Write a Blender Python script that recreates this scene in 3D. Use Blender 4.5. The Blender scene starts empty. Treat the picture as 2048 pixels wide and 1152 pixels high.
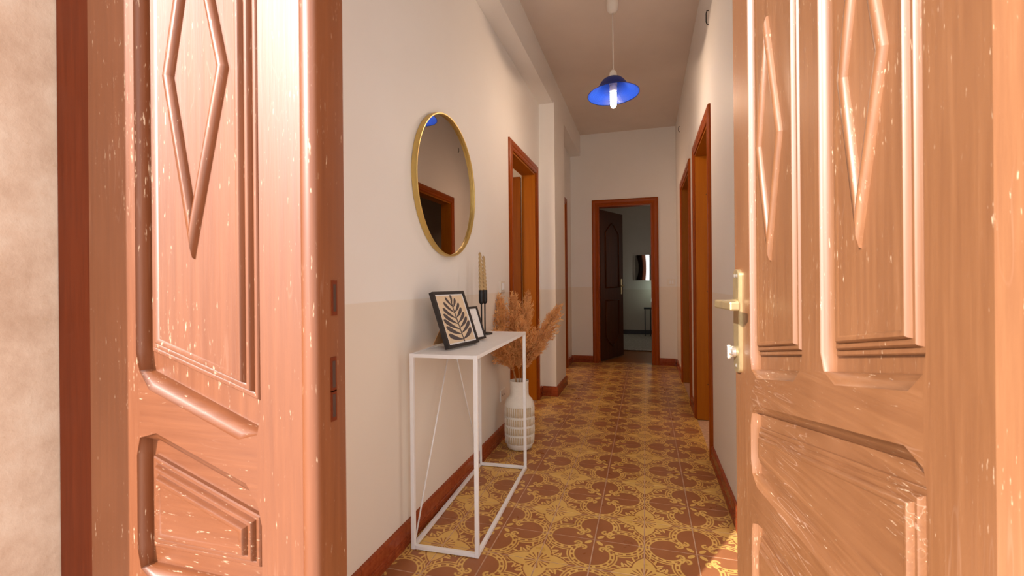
import bpy, bmesh, math, random
from mathutils import Vector, Matrix
random.seed(7)
S = bpy.context.scene
COL = S.collection
R = math.radians

# ------------------------------------------------------------------ camera, sky, sun, exposure
cam_d = bpy.data.cameras.new('camera'); cam = bpy.data.objects.new('camera', cam_d); COL.objects.link(cam)
cam_d.sensor_width = 36.0; cam_d.lens = 920 / 2048 * 36.0; cam_d.shift_y = -10.6 / 2048
cam_d.clip_start = 0.02; cam_d.clip_end = 200
YAW = math.atan2(267, 920)
cam.matrix_world = Matrix.Translation((0, 0, 1.08)) @ Matrix.Rotation(YAW, 4, 'Z') @ Matrix.Rotation(R(90), 4, 'X') @ Matrix.Rotation(-0.009, 4, 'Z')
cam_d.dof.use_dof = True; cam_d.dof.focus_distance = 2.6; cam_d.dof.aperture_fstop = 9.0
S.camera = cam
S.view_settings.view_transform = 'Standard'; S.view_settings.look = 'None'
S.view_settings.gamma = 1.0; S.view_settings.use_curve_mapping = False
S.view_settings.exposure = 0.35

world = bpy.data.worlds.new('hazy_sky'); S.world = world; world.use_nodes = True
wb = world.node_tree.nodes['Background']
wb.inputs[0].default_value = (0.96, 0.965, 0.98, 1); wb.inputs[1].default_value = 2.4

def light(name, kind, loc, power, color=(1, 1, 1), direction=None, **kw):
    d = bpy.data.lights.new(name, kind); d.energy = power; d.color = color
    for k, v in kw.items(): setattr(d, k, v)
    o = bpy.data.objects.new(name, d); COL.objects.link(o); o.location = loc
    if direction is not None: o.rotation_euler = Vector(direction).to_track_quat('-Z', 'Y').to_euler()
    return o
light('sun', 'SUN', (-4, -8, 5), 7.6, (1, 0.95, 0.90), (0.495, 1, -0.53), angle=R(0.55))
# fill lamps added for unseen windows in the rooms off the hall
light('right_room_fill_light', 'AREA', (1.75, 2.26, 1.5), 12, (1, 0.68, 0.44), (0, 1, 0), shape='RECTANGLE', size=1.4, size_y=1.3)
light('left_room_fill_light', 'AREA', (-2.2, 2.26, 1.5), 20, (1, 0.68, 0.44), (0, 1, 0), shape='RECTANGLE', size=1.1, size_y=1.3)
light('closet_fill_light', 'AREA', (-2.14, 5.5, 1.75), 28, (1, 0.62, 0.40), (1, 0, 0.55), shape='RECTANGLE', size=0.8, size_y=1.0)  # unseen source, added to brighten the far end of the hall
light('far_room_fill_light', 'AREA', (2.2, 8.2, 1.5), 4, (1, 0.9, 0.78), (-1, 0.1, 0), shape='RECTANGLE', size=1.0, size_y=1.2)

# ------------------------------------------------------------------ node helpers
class N:
    """scalar expression on math nodes"""
    def __init__(s, nt, sock): s.nt = nt; s.s = sock
    def op(s, o, *a, clamp=False):
        n = s.nt.nodes.new('ShaderNodeMath'); n.operation = o; n.use_clamp = clamp
        for i, v in enumerate((s,) + a):
            if isinstance(v, N): s.nt.links.new(v.s, n.inputs[i])
            else: n.inputs[i].default_value = v
        return N(s.nt, n.outputs[0])
    def __add__(s, o): return s.op('ADD', o)
    def __sub__(s, o): return s.op('SUBTRACT', o)
    def __mul__(s, o): return s.op('MULTIPLY', o)
    def __truediv__(s, o): return s.op('DIVIDE', o)
    __radd__ = __add__; __rmul__ = __mul__
    def __rsub__(s, o): return (s * -1.0) + o
    def mn(s, o): return s.op('MINIMUM', o)
    def mx(s, o): return s.op('MAXIMUM', o)
    def abs(s): return s.op('ABSOLUTE')
    def lt(s, e, w):                       # soft step: 1 where s < e
        return ((e - s) * (1.0 / w) + 0.5).op('ADD', 0.0, clamp=True) if not isinstance(e, N) else ((e - s) * (1.0 / w)).op('ADD', 0.5, clamp=True)
    def gt(s, e, w): return 1.0 - s.lt(e, w)

MATS = {}
def new_mat(name):
    m = bpy.data.materials.new(name); m.use_nodes = True; MATS[name] = m
    return m, m.node_tree, m.node_tree.nodes['Principled BSDF']
def nd(nt, t, **kw):
    n = nt.nodes.new(t)
    for k, v in kw.items(): setattr(n, k, v)
    return n
def coords(nt, kind='Object', scale=(1, 1, 1), rot=(0, 0, 0)):
    tc = nd(nt, 'ShaderNodeTexCoord'); mp = nd(nt, 'ShaderNodeMapping')
    mp.inputs['Scale'].default_value = scale; mp.inputs['Rotation'].default_value = rot
    if kind == 'World':
        g = nd(nt, 'ShaderNodeNewGeometry'); nt.links.new(g.outputs['Position'], mp.inputs[0])
    else: nt.links.new(tc.outputs[kind], mp.inputs[0])
    return mp.outputs[0]
def noise(nt, vec, scale, detail=4, rough=0.55):
    n = nd(nt, 'ShaderNodeTexNoise'); n.inputs['Scale'].default_value = scale
    n.inputs['Detail'].default_value = detail; n.inputs['Roughness'].default_value = rough
    nt.links.new(vec, n.inputs['Vector']); return n.outputs['Fac']
def ramp(nt, fac, stops):
    r = nd(nt, 'ShaderNodeValToRGB'); e = r.color_ramp.elements
    while len(e) < len(stops): e.new(0.5)
    for el, (p, c) in zip(e, stops): el.position = p; el.color = (*c, 1) if len(c) == 3 else c
    nt.links.new(fac, r.inputs[0]); return r.outputs[0]
def mix(nt, fac, a, b):
    m = nd(nt, 'ShaderNodeMix', data_type='RGBA')
    for sock, v in ((m.inputs['Factor'], fac), (m.inputs['A'], a), (m.inputs['B'], b)):
        if isinstance(v, N): v = v.s
        if isinstance(v, bpy.types.NodeSocket): nt.links.new(v, sock)
        elif isinstance(v, (int, float)): sock.default_value = v
        else: sock.default_value = (*v, 1)
    return m.outputs['Result']
def bump(nt, bs, h, strength=0.2, dist=0.002):
    b = nd(nt, 'ShaderNodeBump'); b.inputs['Strength'].default_value = strength; b.inputs['Distance'].default_value = dist
    nt.links.new(h.s if isinstance(h, N) else h, b.inputs['Height']); nt.links.new(b.outputs[0], bs.inputs['Normal'])
def setp(bs, color=None, rough=0.5, metal=0.0, spec=None, coat=None, coat_rough=None):
    nt = bs.id_data
    if color is not None:
        if isinstance(color, bpy.types.NodeSocket): nt.links.new(color, bs.inputs['Base Color'])
        else: bs.inputs['Base Color'].default_value = (*color, 1)
    bs.inputs['Roughness'].default_value = rough; bs.inputs['Metallic'].default_value = metal
    if spec is not None: bs.inputs['Specular IOR Level'].default_value = spec
    if coat is not None: bs.inputs['Coat Weight'].default_value = coat
    if coat_rough is not None: bs.inputs['Coat Roughness'].default_value = coat_rough

def plain(name, color, rough=0.5, metal=0.0, var=0.06, scale=30, bumpy=0.0, **kw):
    m, nt, bs = new_mat(name)
    f = noise(nt, coords(nt), scale)
    c = ramp(nt, f, [(0.3, tuple(x * (1 - var) for x in color)), (0.7, tuple(min(1, x * (1 + var)) for x in color))])
    setp(bs, c, rough, metal, **kw)
    if bumpy: bump(nt, bs, f, bumpy)
    return m

def painted_wood(name, axis, tone=(1, 1, 1)):              # worn red-brown gloss paint, grain along one local axis
    m, nt, bs = new_mat(name)
    sc = [14, 14, 14]; sc['XYZ'.index(axis)] = 0.6
    fl = [170, 170, 170]; fl['XYZ'.index(axis)] = 20
    v = coords(nt, 'Object', tuple(sc)); g = noise(nt, v, 6, 6, 0.65)
    tn = lambda q: tuple(x * t for x, t in zip(q, tone))
    c = ramp(nt, g, [(0.3, tn((0.175, 0.066, 0.024))), (0.55, tn((0.21, 0.083, 0.030))), (0.8, tn((0.255, 0.108, 0.043)))])
    v2 = coords(nt, 'Object', tuple(fl)); f = noise(nt, v2, 1.6, 3, 0.7)
    big = noise(nt, coords(nt, 'World'), 5.5, 2)
    f2 = N(nt, f) + (N(nt, big) - 0.5) * 0.32
    c = mix(nt, f2.gt(0.69, 0.06) * 0.8, c, (0.66, 0.48, 0.32))
    gl = [34, 34, 34]; gl['XYZ'.index(axis)] = 2.6
    gr = N(nt, noise(nt, coords(nt, 'Object', tuple(gl)), 1.0, 1.5)); patch = N(nt, noise(nt, coords(nt, 'World'), 4.2, 1))
    lines = ((gr * 9.0).op('FRACT') - 0.5).abs().lt(0.035, 0.05) * patch.gt(0.60, 0.12)
    c = mix(nt, lines * (0.42 if axis == 'X' else 0.10), c, (0.56, 0.36, 0.26))
    wide = noise(nt, coords(nt, 'World', (1, 1, 0.4)), 3, 3)
    c = mix(nt, (N(nt, wide).gt(0.56, 0.2)) * 0.25, c, tn((0.38, 0.17, 0.08)))
    setp(bs, c, 0.46, spec=0.45, coat=0.42, coat_rough=0.38)
    rr = N(nt, g) * 0.24 + 0.36; nt.links.new(rr.s, bs.inputs['Roughness'])
    bump(nt, bs, g, 0.35, 0.0012)
    return m
painted_wood('door_paint', 'Z'); painted_wood('door_paint_rail', 'X')
painted_wood('toned_down_paint', 'Z', (0.76, 0.53, 0.36)); painted_wood('toned_down_paint_rail', 'X', (0.76, 0.53, 0.36))  # redder door paint, darkened to hold down sunlit brightness of fixed leaf and jamb

def varnish(name, dark, lite, rough=0.32, axis='Z', scale=5.0):
    m, nt, bs = new_mat(name)
    sc = [9, 9, 9]; sc['XYZ'.index(axis)] = 0.45
    g = noise(nt, coords(nt, 'Object', tuple(sc)), scale, 6, 0.62)
    setp(bs, ramp(nt, g, [(0.32, dark), (0.68, lite)]), rough, spec=0.14)
    bump(nt, bs, g, 0.12, 0.001)
    return m
varnish('casing_wood', (0.25, 0.043, 0.002), (0.34, 0.070, 0.005))
varnish('casing_wood_head', (0.25, 0.043, 0.002), (0.34, 0.070, 0.005), axis='Y')
varnish('casing_wood_across', (0.25, 0.043, 0.002), (0.34, 0.070, 0.005), axis='X')
varnish('jamb_wood', (0.29, 0.080, 0.002), (0.35, 0.108, 0.004), 0.38)
varnish('leaf_wood', (0.17, 0.042, 0.002), (0.23, 0.064, 0.004), 0.3)
varnish('dark_leaf_wood', (0.055, 0.015, 0.003), (0.085, 0.025, 0.005), 0.5)
varnish('frame_paint', (0.090, 0.014, 0.003), (0.130, 0.022, 0.005), 0.42, scale=9)

# hall walls: cream white over a slightly darker dado painted up to about a metre
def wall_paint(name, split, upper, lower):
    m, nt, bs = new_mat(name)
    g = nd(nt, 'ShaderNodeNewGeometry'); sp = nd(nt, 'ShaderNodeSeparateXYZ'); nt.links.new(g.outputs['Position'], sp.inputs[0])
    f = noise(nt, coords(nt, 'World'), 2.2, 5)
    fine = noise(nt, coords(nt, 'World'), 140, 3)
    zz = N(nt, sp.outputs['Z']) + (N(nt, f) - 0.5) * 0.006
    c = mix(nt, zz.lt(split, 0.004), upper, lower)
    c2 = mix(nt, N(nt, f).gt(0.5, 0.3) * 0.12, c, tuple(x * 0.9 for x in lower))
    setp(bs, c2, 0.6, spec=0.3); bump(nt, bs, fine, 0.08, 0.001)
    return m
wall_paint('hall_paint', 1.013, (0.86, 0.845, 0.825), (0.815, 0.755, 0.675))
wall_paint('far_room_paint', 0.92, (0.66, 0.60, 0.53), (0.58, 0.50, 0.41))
plain('ceiling_paint', (0.78, 0.69, 0.62), 0.75, var=0.03, scale=3)

def plaster():
    m, nt, bs = new_mat('stained_plaster')
    a = noise(nt, coords(nt, 'World'), 7, 7, 0.65); b = noise(nt, coords(nt, 'World'), 55, 5, 0.7)
    c = ramp(nt, a, [(0.32, (0.43, 0.28, 0.19)), (0.52, (0.55, 0.39, 0.285)), (0.68, (0.62, 0.48, 0.37))])
    c = mix(nt, N(nt, b).gt(0.66, 0.1) * 0.5, c, (0.46, 0.30, 0.18))
    setp(bs, c, 0.85); bump(nt, bs, (N(nt, a) * 0.6 + N(nt, b) * 0.4), 0.5, 0.006)
plaster()
plain('outside_paving', (0.58, 0.53, 0.48), 0.85, var=0.15, scale=6, bumpy=0.3)
plain('threshold_stone', (0.62, 0.55, 0.47), 0.5, var=0.12, scale=20)

# floor tile print, repeats every two tiles in both directions
TX, TY, TS = -0.014, 2.146, 0.2
def tile_print():
    m, nt, bs = new_mat('tile_print')
    g = nd(nt, 'ShaderNodeNewGeometry'); sp = nd(nt, 'ShaderNodeSeparateXYZ'); nt.links.new(g.outputs['Position'], sp.inputs[0])
    def fold(s, o): return N(nt, s).op('SUBTRACT', o).op('DIVIDE', TS).op('PINGPONG', 1.0)
    wob = noise(nt, coords(nt, 'World'), 60, 2)
    a = fold(sp.outputs['X'], TX) + (N(nt, wob) - 0.5) * 0.012; b = fold(sp.outputs['Y'], TY) + (N(nt, wob) - 0.5) * 0.012
    p, q = a.mx(b), a.mn(b)                # mirrored about the diagonal
    E = 0.018
    def dist(cx, cy): return ((p - cx) * (p - cx) + (q - cy) * (q - cy)).op('SQRT')
    def ell(cx, cy, ang, ra, rb):          # 1 inside a rotated ellipse
        c, s = math.cos(R(ang)), math.sin(R(ang))
        u = ((p - cx) * c + (q - cy) * s) * (1 / ra); v = ((q - cy) * c - (p - cx) * s) * (1 / rb)
        return (u * u + v * v).lt(1.0, 0.25)
    # flower at (0,0): petals along the axes
    t = ((p - 0.19) / 0.42).mx(0.0).mn(1.0)
    w = (1.0 - t) * (t * 1.15 + 1.0) * 0.215
    flower = (q - w).lt(0.0, E) * p.lt(0.61, E)
    outline = ((q - w) - 0.05).abs().lt(0.010, E * 0.8) * p.lt(0.70, E) * p.gt(0.2, E)
    th = q.op('ARCTAN2', p); r = dist(0.0, 0.0)
    rays = (th * 16.0).op('COSINE').lt(-0.45, 0.5) * r.gt(0.05, E) * r.lt(0.25, E)
    flower = flower * (1.0 - rays)
    # chain band of the quatrefoil round (1,1): lobe centred on (1, .47)
    rr = dist(1.0, 0.455); ang = (p - 1.0).op('ARCTAN2', q - 0.455)
    side = (p - q).gt(0.0, E)
    band = (rr - 0.395).abs().lt(0.050, E)
    holes = (rr - 0.395).abs().lt(0.021, E) * (ang * 16.0).op('COSINE').gt(-0.35, 0.4)
    band = band * (1.0 - holes) * q.lt(0.71, E)
    outer = (rr - 0.487).abs().lt(0.014, E) * q.lt(0.67, E)
    # curls, bean petals and sprigs
    cr = dist(0.80, 0.685)
    curl = (cr - 0.064).abs().lt(0.023, E) * (1.0 - (p - 0.80).lt(-0.01, E) * (q - 0.685).lt(0.0, E))
    dot = dist(0.792, 0.69).lt(0.024, E)
    stem = ell(0.725, 0.665, 60, 0.06, 0.02)
    bean = ell(0.885, 0.885, 45, 0.088, 0.045)
    s1 = ell(0.40, 0.275, 75, 0.075, 0.026); s2 = ell(0.325, 0.275, 45, 0.075, 0.02)
    s3 = ell(0.50, 0.205, 20, 0.085, 0.022); s4 = ell(0.66, 0.115, 8, 0.12, 0.016)
    mask = flower
    for k in (outline, band, outer, curl, dot, stem, bean, s1, s2, s3, s4): mask = mask.mx(k)
    wear = noise(nt, coords(nt, 'World'), 9, 4)
    brown = ramp(nt, wear, [(0.3, (0.325, 0.122, 0.048)), (0.7, (0.37, 0.145, 0.058))])
    gold = ramp(nt, wear, [(0.3, (0.68, 0.41, 0.11)), (0.7, (0.76, 0.49, 0.15))])
    setp(bs, mix(nt, mask, brown, gold), 0.25, spec=0.22)
    rg = N(nt, wear) * 0.10 + 0.24; nt.links.new(rg.s, bs.inputs['Roughness'])
tile_print()
plain('grout', (0.55, 0.34, 0.22), 0.8, var=0.2, scale=40)
varnish('skirting_tile', (0.25, 0.045, 0.014), (0.37, 0.085, 0.026), 0.22, axis='Y', scale=4)
varnish('skirting_tile_across', (0.25, 0.045, 0.014), (0.37, 0.085, 0.026), 0.22, axis='X', scale=4)
plain('white_metal', (0.88, 0.88, 0.89), 0.35, var=0.02)
plain('white_plastic', (0.80, 0.75, 0.68), 0.4, var=0.02)
plain('black_frame', (0.022, 0.018, 0.018), 0.45, var=0.1)
plain('black_metal', (0.025, 0.024, 0.024), 0.4, 0.6, var=0.1)
plain('kraft_board', (0.45, 0.22, 0.085), 0.8, var=0.1)
plain('paper_white', (0.86, 0.84, 0.83), 0.6, var=0.01)
plain('paper_sand', (0.72, 0.56, 0.38), 0.7, var=0.05)
plain('print_ink', (0.085, 0.065, 0.065), 0.7, var=0.1)
plain('print_grey', (0.55, 0.53, 0.55), 0.7, var=0.1)
plain('candle_wax', (0.50, 0.34, 0.16), 0.55, var=0.08)
plain('pampas', (0.96, 0.50, 0.21), 0.9, var=0.28, scale=18)
plain('pampas_stalk', (0.46, 0.25, 0.10), 0.8, var=0.2)
plain('brass_frame', (0.62, 0.43, 0.13), 0.36, 0.55, var=0.05)
plain('aged_brass', (0.60, 0.47, 0.25), 0.3, 0.75, var=0.12)
plain('bright_steel', (0.85, 0.82, 0.75), 0.2, 0.9, var=0.04)
plain('dark_slot', (0.05, 0.02, 0.01), 0.9, var=0.1)
plain('rug_pile', (0.50, 0.47, 0.41), 0.95, var=0.3, scale=45, bumpy=0.5)
plain('dark_skirting', (0.035, 0.02, 0.015), 0.4, var=0.1)
plain('matte_ceramic', (0.86, 0.82, 0.74), 0.5, var=0.03, scale=60)
plain('ceramic_ground', (0.60, 0.47, 0.30), 0.7, var=0.12, scale=60)
plain('tripod_metal', (0.03, 0.03, 0.03), 0.5, 0.3)
def mirror_mat():
    m, nt, bs = new_mat('mirror_glass'); setp(bs, (0.62, 0.60, 0.58), 0.012, 1.0)
    m, nt, bs = new_mat('rippled_mirror_glass'); setp(bs, (0.8, 0.78, 0.76), 0.03, 1.0)
mirror_mat()
def glass():
    m, nt, bs = new_mat('blue_woven_shade')
    g = nd(nt, 'ShaderNodeTexCoord'); sp = nd(nt, 'ShaderNodeSeparateXYZ'); nt.links.new(g.outputs['Object'], sp.inputs[0])
    x, y, z = (N(nt, sp.outputs[k]) for k in 'XYZ')
    rad = (x * x + y * y).op('SQRT') - z
    rings = (rad * (2 * math.pi / 0.0075)).op('SINE') * 0.5 + 0.5
    c = mix(nt, rings, (0.002, 0.012, 0.15), (0.008, 0.055, 0.42))
    setp(bs, c, 0.3, spec=0.5); bump(nt, bs, rings, 0.6, 0.003)
    tr = nd(nt, 'ShaderNodeBsdfTranslucent'); nt.links.new(c, tr.inputs[0])
    mx = nd(nt, 'ShaderNodeMixShader'); mx.inputs[0].default_value = 0.16
    nt.links.new(bs.outputs[0], mx.inputs[1]); nt.links.new(tr.outputs[0], mx.inputs[2])
    nt.links.new(mx.outputs[0], nt.nodes['Material Output'].inputs[0])
    m, nt, bs = new_mat('lit_tube'); setp(bs, (1, 1, 1), 0.4)
    bs.inputs['Emission Color'].default_value = (0.93, 0.98, 1, 1); bs.inputs['Emission Strength'].default_value = 9
    m, nt, bs = new_mat('lit_lamp_globe'); setp(bs, (0.9, 0.9, 0.85), 0.4)
    bs.inputs['Emission Color'].default_value = (0.75, 1, 0.92, 1); bs.inputs['Emission Strength'].default_value = 0.35
glass()

def soften(name, k):                        # thin dry grass lets light through
    nt = MATS[name].node_tree; bs = nt.nodes['Principled BSDF']; tr = nd(nt, 'ShaderNodeBsdfTranslucent'); mx = nd(nt, 'ShaderNodeMixShader')
    nt.links.new(bs.inputs['Base Color'].links[0].from_socket, tr.inputs[0]); mx.inputs[0].default_value = k
    nt.links.new(bs.outputs[0], mx.inputs[1]); nt.links.new(tr.outputs[0], mx.inputs[2]); nt.links.new(mx.outputs[0], nt.nodes['Material Output'].inputs[0])
soften('pampas', 0.4)

# ------------------------------------------------------------------ mesh helpers
def link(name, me, mat=None, parent=None, loc=(0, 0, 0), rot=(0, 0, 0), smooth=False):
    o = bpy.data.objects.new(name, me); COL.objects.link(o)
    o.location = loc; o.rotation_euler = rot
    if parent: o.parent = parent
    if mat and not me.materials: me.materials.append(MATS[mat])
    if smooth:
        for p in me.polygons: p.use_smooth = True
    return o
def bm_obj(name, bm, mat, parent=None, smooth=False, fix=True, **kw):
    if fix: bmesh.ops.recalc_face_normals(bm, faces=bm.faces)
    me = bpy.data.meshes.new(name); bm.to_mesh(me); bm.free()
    return link(name, me, mat, parent, smooth=smooth, **kw)
def add_box(bm, x0, x1, y0, y1, z0, z1, bevel=0.0, M=None):
    v = [bm.verts.new((x, y, z)) for x in (x0, x1) for y in (y0, y1) for z in (z0, z1)]
    fs = [bm.faces.new([v[i] for i in f]) for f in ((0, 1, 3, 2), (4, 6, 7, 5), (0, 4, 5, 1), (2, 3, 7, 6), (0, 2, 6, 4), (1, 5, 7, 3))]
    if bevel:
        es = {e for f in fs for e in f.edges}
        r = bmesh.ops.bevel(bm, geom=list(es), offset=bevel, segments=2, affect='EDGES', profile=0.5)
        vs = {x for f in r['faces'] for x in f.verts} | set(x for x in v if x.is_valid)
    else: vs = set(v)
    if M is not None:
        for x in vs: x.co = M @ x.co
def box(name, mat, b, parent=None, bevel=0.0, **kw):
    bm = bmesh.new(); add_box(bm, *b, bevel=bevel); return bm_obj(name, bm, mat, parent, **kw)
def boxes(name, mat, bs, parent=None, bevel=0.0, **kw):
    bm = bmesh.new()
    for b in bs: add_box(bm, *b, bevel=bevel)
    return bm_obj(name, bm, mat, parent, **kw)
def add_tube(bm, pts, rad, n=8, caps=True):
    pts = [Vector(p) for p in pts]; rings = []
    rads = rad if isinstance(rad, (list, tuple)) else [rad] * len(pts)
    ref = Vector((0.31, 0.52, 0.8))
    for i, p in enumerate(pts):
        t = (pts[min(i + 1, len(pts) - 1)] - pts[max(i - 1, 0)]).normalized()
        a = t.cross(ref)
        if a.length < 1e-3: a = t.cross(Vector((1, 0, 0)))
        a.normalize(); b = t.cross(a)
        rings.append([bm.verts.new(p + (a * math.cos(2 * math.pi * k / n) + b * math.sin(2 * math.pi * k / n)) * rads[i]) for k in range(n)])
    for r0, r1 in zip(rings, rings[1:]):
        for k in range(n): bm.faces.new((r0[k], r0[(k + 1) % n], r1[(k + 1) % n], r1[k]))
    if caps: bm.faces.new(rings[0][::-1]); bm.faces.new(rings[-1])
def tube(name, mat, pts, rad, parent=None, n=8, **kw):
    bm = bmesh.new(); add_tube(bm, pts, rad, n); return bm_obj(name, bm, mat, parent, smooth=kw.pop('smooth', True), **kw)
def add_lathe(bm, prof, n=48, cap0=False, cap1=False, M=None):
    rings = []
    for r, z in prof:
        rings.append([bm.verts.new((r * math.cos(2 * math.pi * k / n), r * math.sin(2 * math.pi * k / n), z)) for k in range(n)])
    for r0, r1 in zip(rings, rings[1:]):
        for k in range(n): bm.faces.new((r0[k], r0[(k + 1) % n], r1[(k + 1) % n], r1[k]))
    if cap0: bm.faces.new(rings[0][::-1])
    if cap1: bm.faces.new(rings[-1])
    if M is not None:
        for rg in rings:
            for v in rg: v.co = M @ v.co
def lathe(name, mat, prof, parent=None, n=48, cap0=False, cap1=False, smooth=True, M=None, **kw):
    bm = bmesh.new(); add_lathe(bm, prof, n, cap0, cap1, M); return bm_obj(name, bm, mat, parent, smooth=smooth, **kw)
def autosmooth(o, ang=35):
    me = o.data
    for p in me.polygons: p.use_smooth = True
    bm = bmesh.new(); bm.from_mesh(me)
    for e in bm.edges:
        if len(e.link_faces) == 2 and e.calc_face_angle(0) > R(ang): e.smooth = False
    bm.to_mesh(me); bm.free(); return o
def empty(name, loc=(0, 0, 0), rz=0.0, parent=None):
    o = bpy.data.objects.new(name, None); COL.objects.link(o); o.location = loc; o.rotation_euler = (0, 0, rz)
    o.empty_display_size = 0.05
    if parent: o.parent = parent
    return o
def tag(o, label, cat=None, group=None, kind=None):
    o['label'] = label
    if cat: o['category'] = cat
    if group: o['group'] = group
    if kind: o['kind'] = kind
    return o
def struct(o, label=None, cat=None):
    o['kind'] = 'structure'
    if label: o['label'] = label
    if cat: o['category'] = cat
    return o

# ------------------------------------------------------------------ shell
XL, XR, YN, YF, H = -0.966, 0.382, 0.60, 6.22, 3.06
WT = 0.12
LD1, LD2 = (3.335, 4.105, 2.08), (5.02, 5.73, 2.06)
RD1, RD2 = (3.05, 3.85, 2.065), (4.33, 5.21, 2.065)
FD = (-0.605, 0.088, 2.092)
def wall_y(name, x0, x1, y0, y1, holes, mat, label, top=H):
    bs = []; y = y0
    for a, b, h in holes:
        bs.append((x0, x1, y, a, 0, top)); bs.append((x0, x1, a, b, h, top)); y = b
    bs.append((x0, x1, y, y1, 0, top))
    return struct(boxes(name, mat, bs), label, 'wall')
wall_y('wall_left', XL - WT, XL, YN, YF + WT, [LD1, LD2], 'hall_paint', 'cream white left hall wall with darker dado, mirror hung on it')
wall_y('wall_right', XR, XR + WT, YN, YF + WT, [RD1, RD2], 'hall_paint', 'cream white right hall wall with two door openings')
struct(boxes('wall_back', 'hall_paint', [(XL, FD[0], YF, YF + WT, 0, H), (FD[0], FD[1], YF, YF + WT, FD[2], H), (FD[1], XR, YF, YF + WT, 0, H)]),
       'end wall of the hall around the far open doorway', 'wall')
struct(box('wall_pilaster', 'hall_paint', (XL - 0.01, -0.818, 4.30, 4.84, 0, 2.79)), 'square wall pilaster beyond the left doorway, under the ceiling beam', 'pilaster')
struct(box('ceiling_beam', 'hall_paint', (XL - 0.01, -0.83, YN, YF + 0.01, 2.78, H + 0.02)), 'boxed beam along the left edge of the hall ceiling', 'beam')
struct(box('ceiling', 'ceiling_paint', (-3.6, 2.6, YN, YF + WT, H, H + 0.15)), 'plain hall ceiling in shade', 'ceiling')
# thick front wall that the entrance is set in
OX0, OX1, OH = -0.997, 0.42, 2.80
struct(boxes('wall_front', 'stained_plaster', [(-3.6, OX0, 0.185, YN, 0, 4.2), (OX1, 2.6, 0.185, YN, 0, 4.2), (OX0, OX1, 0.185, YN, OH, 4.2)], bevel=0.006),
       'stained beige plaster reveal at the left edge of the entrance', 'wall')
struct(box('ground_outside', 'outside_paving', (-9, 9, -9, 0.5, -0.12, -0.02)), 'paved ground outside the entrance', 'ground')
struct(box('threshold', 'threshold_stone', (OX0, OX1, 0.17, 0.62, -0.04, 0.0)), 'stone threshold under the entrance doors', 'threshold')
# entrance jambs
struct(boxes('trim_1', 'frame_paint', [(OX0, -0.909, 0.556, 0.64, 0, OH)], bevel=0.004), 'brown painted wooden jamb beside the plaster, left of the fixed door leaf', 'jamb')
bm = bmesh.new()
add_box(bm, 0.330, OX1, 0.592, 0.64, 0, OH, bevel=0.003)
for x, y, r in ((0.340, 0.583, 0.010), (0.359, 0.586, 0.0075), (0.379, 0.582, 0.011), (0.402, 0.584, 0.010)): add_tube(bm, [(x, y, 0), (x, y, OH)], r, 16)
struct(autosmooth(bm_obj('trim_2', bm, 'toned_down_paint'), 50), 'beaded brown wooden jamb beside the hinge edge of the open leaf', 'jamb')
struct(boxes('trim_3', 'frame_paint', [(-0.909, 0.330, 0.575, 0.64, 2.66, OH)], bevel=0.004), 'brown painted head of the entrance frame', 'jamb')
# side rooms and far room
def room(name, x0, x1, y0, y1, skip, mat, label, h=H):
    t = 0.1; bs = []
    if 'W' not in skip: bs.append((x0 - t, x0, y0 - t, y1 + t, 0, h))
    if 'E' not in skip: bs.append((x1, x1 + t, y0 - t, y1 + t, 0, h))
    if 'S' not in skip: bs.append((x0, x1, y0 - t, y0, 0, h))
    if 'N' not in skip: bs.append((x0, x1, y1, y1 + t, 0, h))
    return struct(boxes(name, mat, bs), label, 'wall')
room('wall_left_room', -3.4, XL - WT, 2.2, 5.0, 'E', 'hall_paint', 'pale wall of the room behind the left doorway')
room('wall_left_closet', -2.2, XL - WT, 5.1, 6.2, 'ES', 'hall_paint', 'wall of the closet behind the second left doorway')
room('wall_right_room', XR + WT, 2.45, 2.2, 4.15, 'W', 'hall_paint', 'wall of the room behind the nearer right doorway')
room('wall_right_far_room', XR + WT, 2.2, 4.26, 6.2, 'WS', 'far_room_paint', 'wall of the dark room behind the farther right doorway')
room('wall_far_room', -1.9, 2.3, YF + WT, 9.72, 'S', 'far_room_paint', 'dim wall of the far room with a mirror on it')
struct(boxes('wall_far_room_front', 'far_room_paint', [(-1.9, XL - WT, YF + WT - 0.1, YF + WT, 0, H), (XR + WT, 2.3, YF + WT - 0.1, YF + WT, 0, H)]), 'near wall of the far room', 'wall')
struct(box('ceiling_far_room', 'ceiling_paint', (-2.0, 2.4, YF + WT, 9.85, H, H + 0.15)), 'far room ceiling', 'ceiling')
struct(box('floor_rooms', 'jamb_wood', (-3.6, 2.6, 2.0, 9.85, -0.12, -0.0095)), 'brown floor of the adjoining rooms', 'floor')

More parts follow.
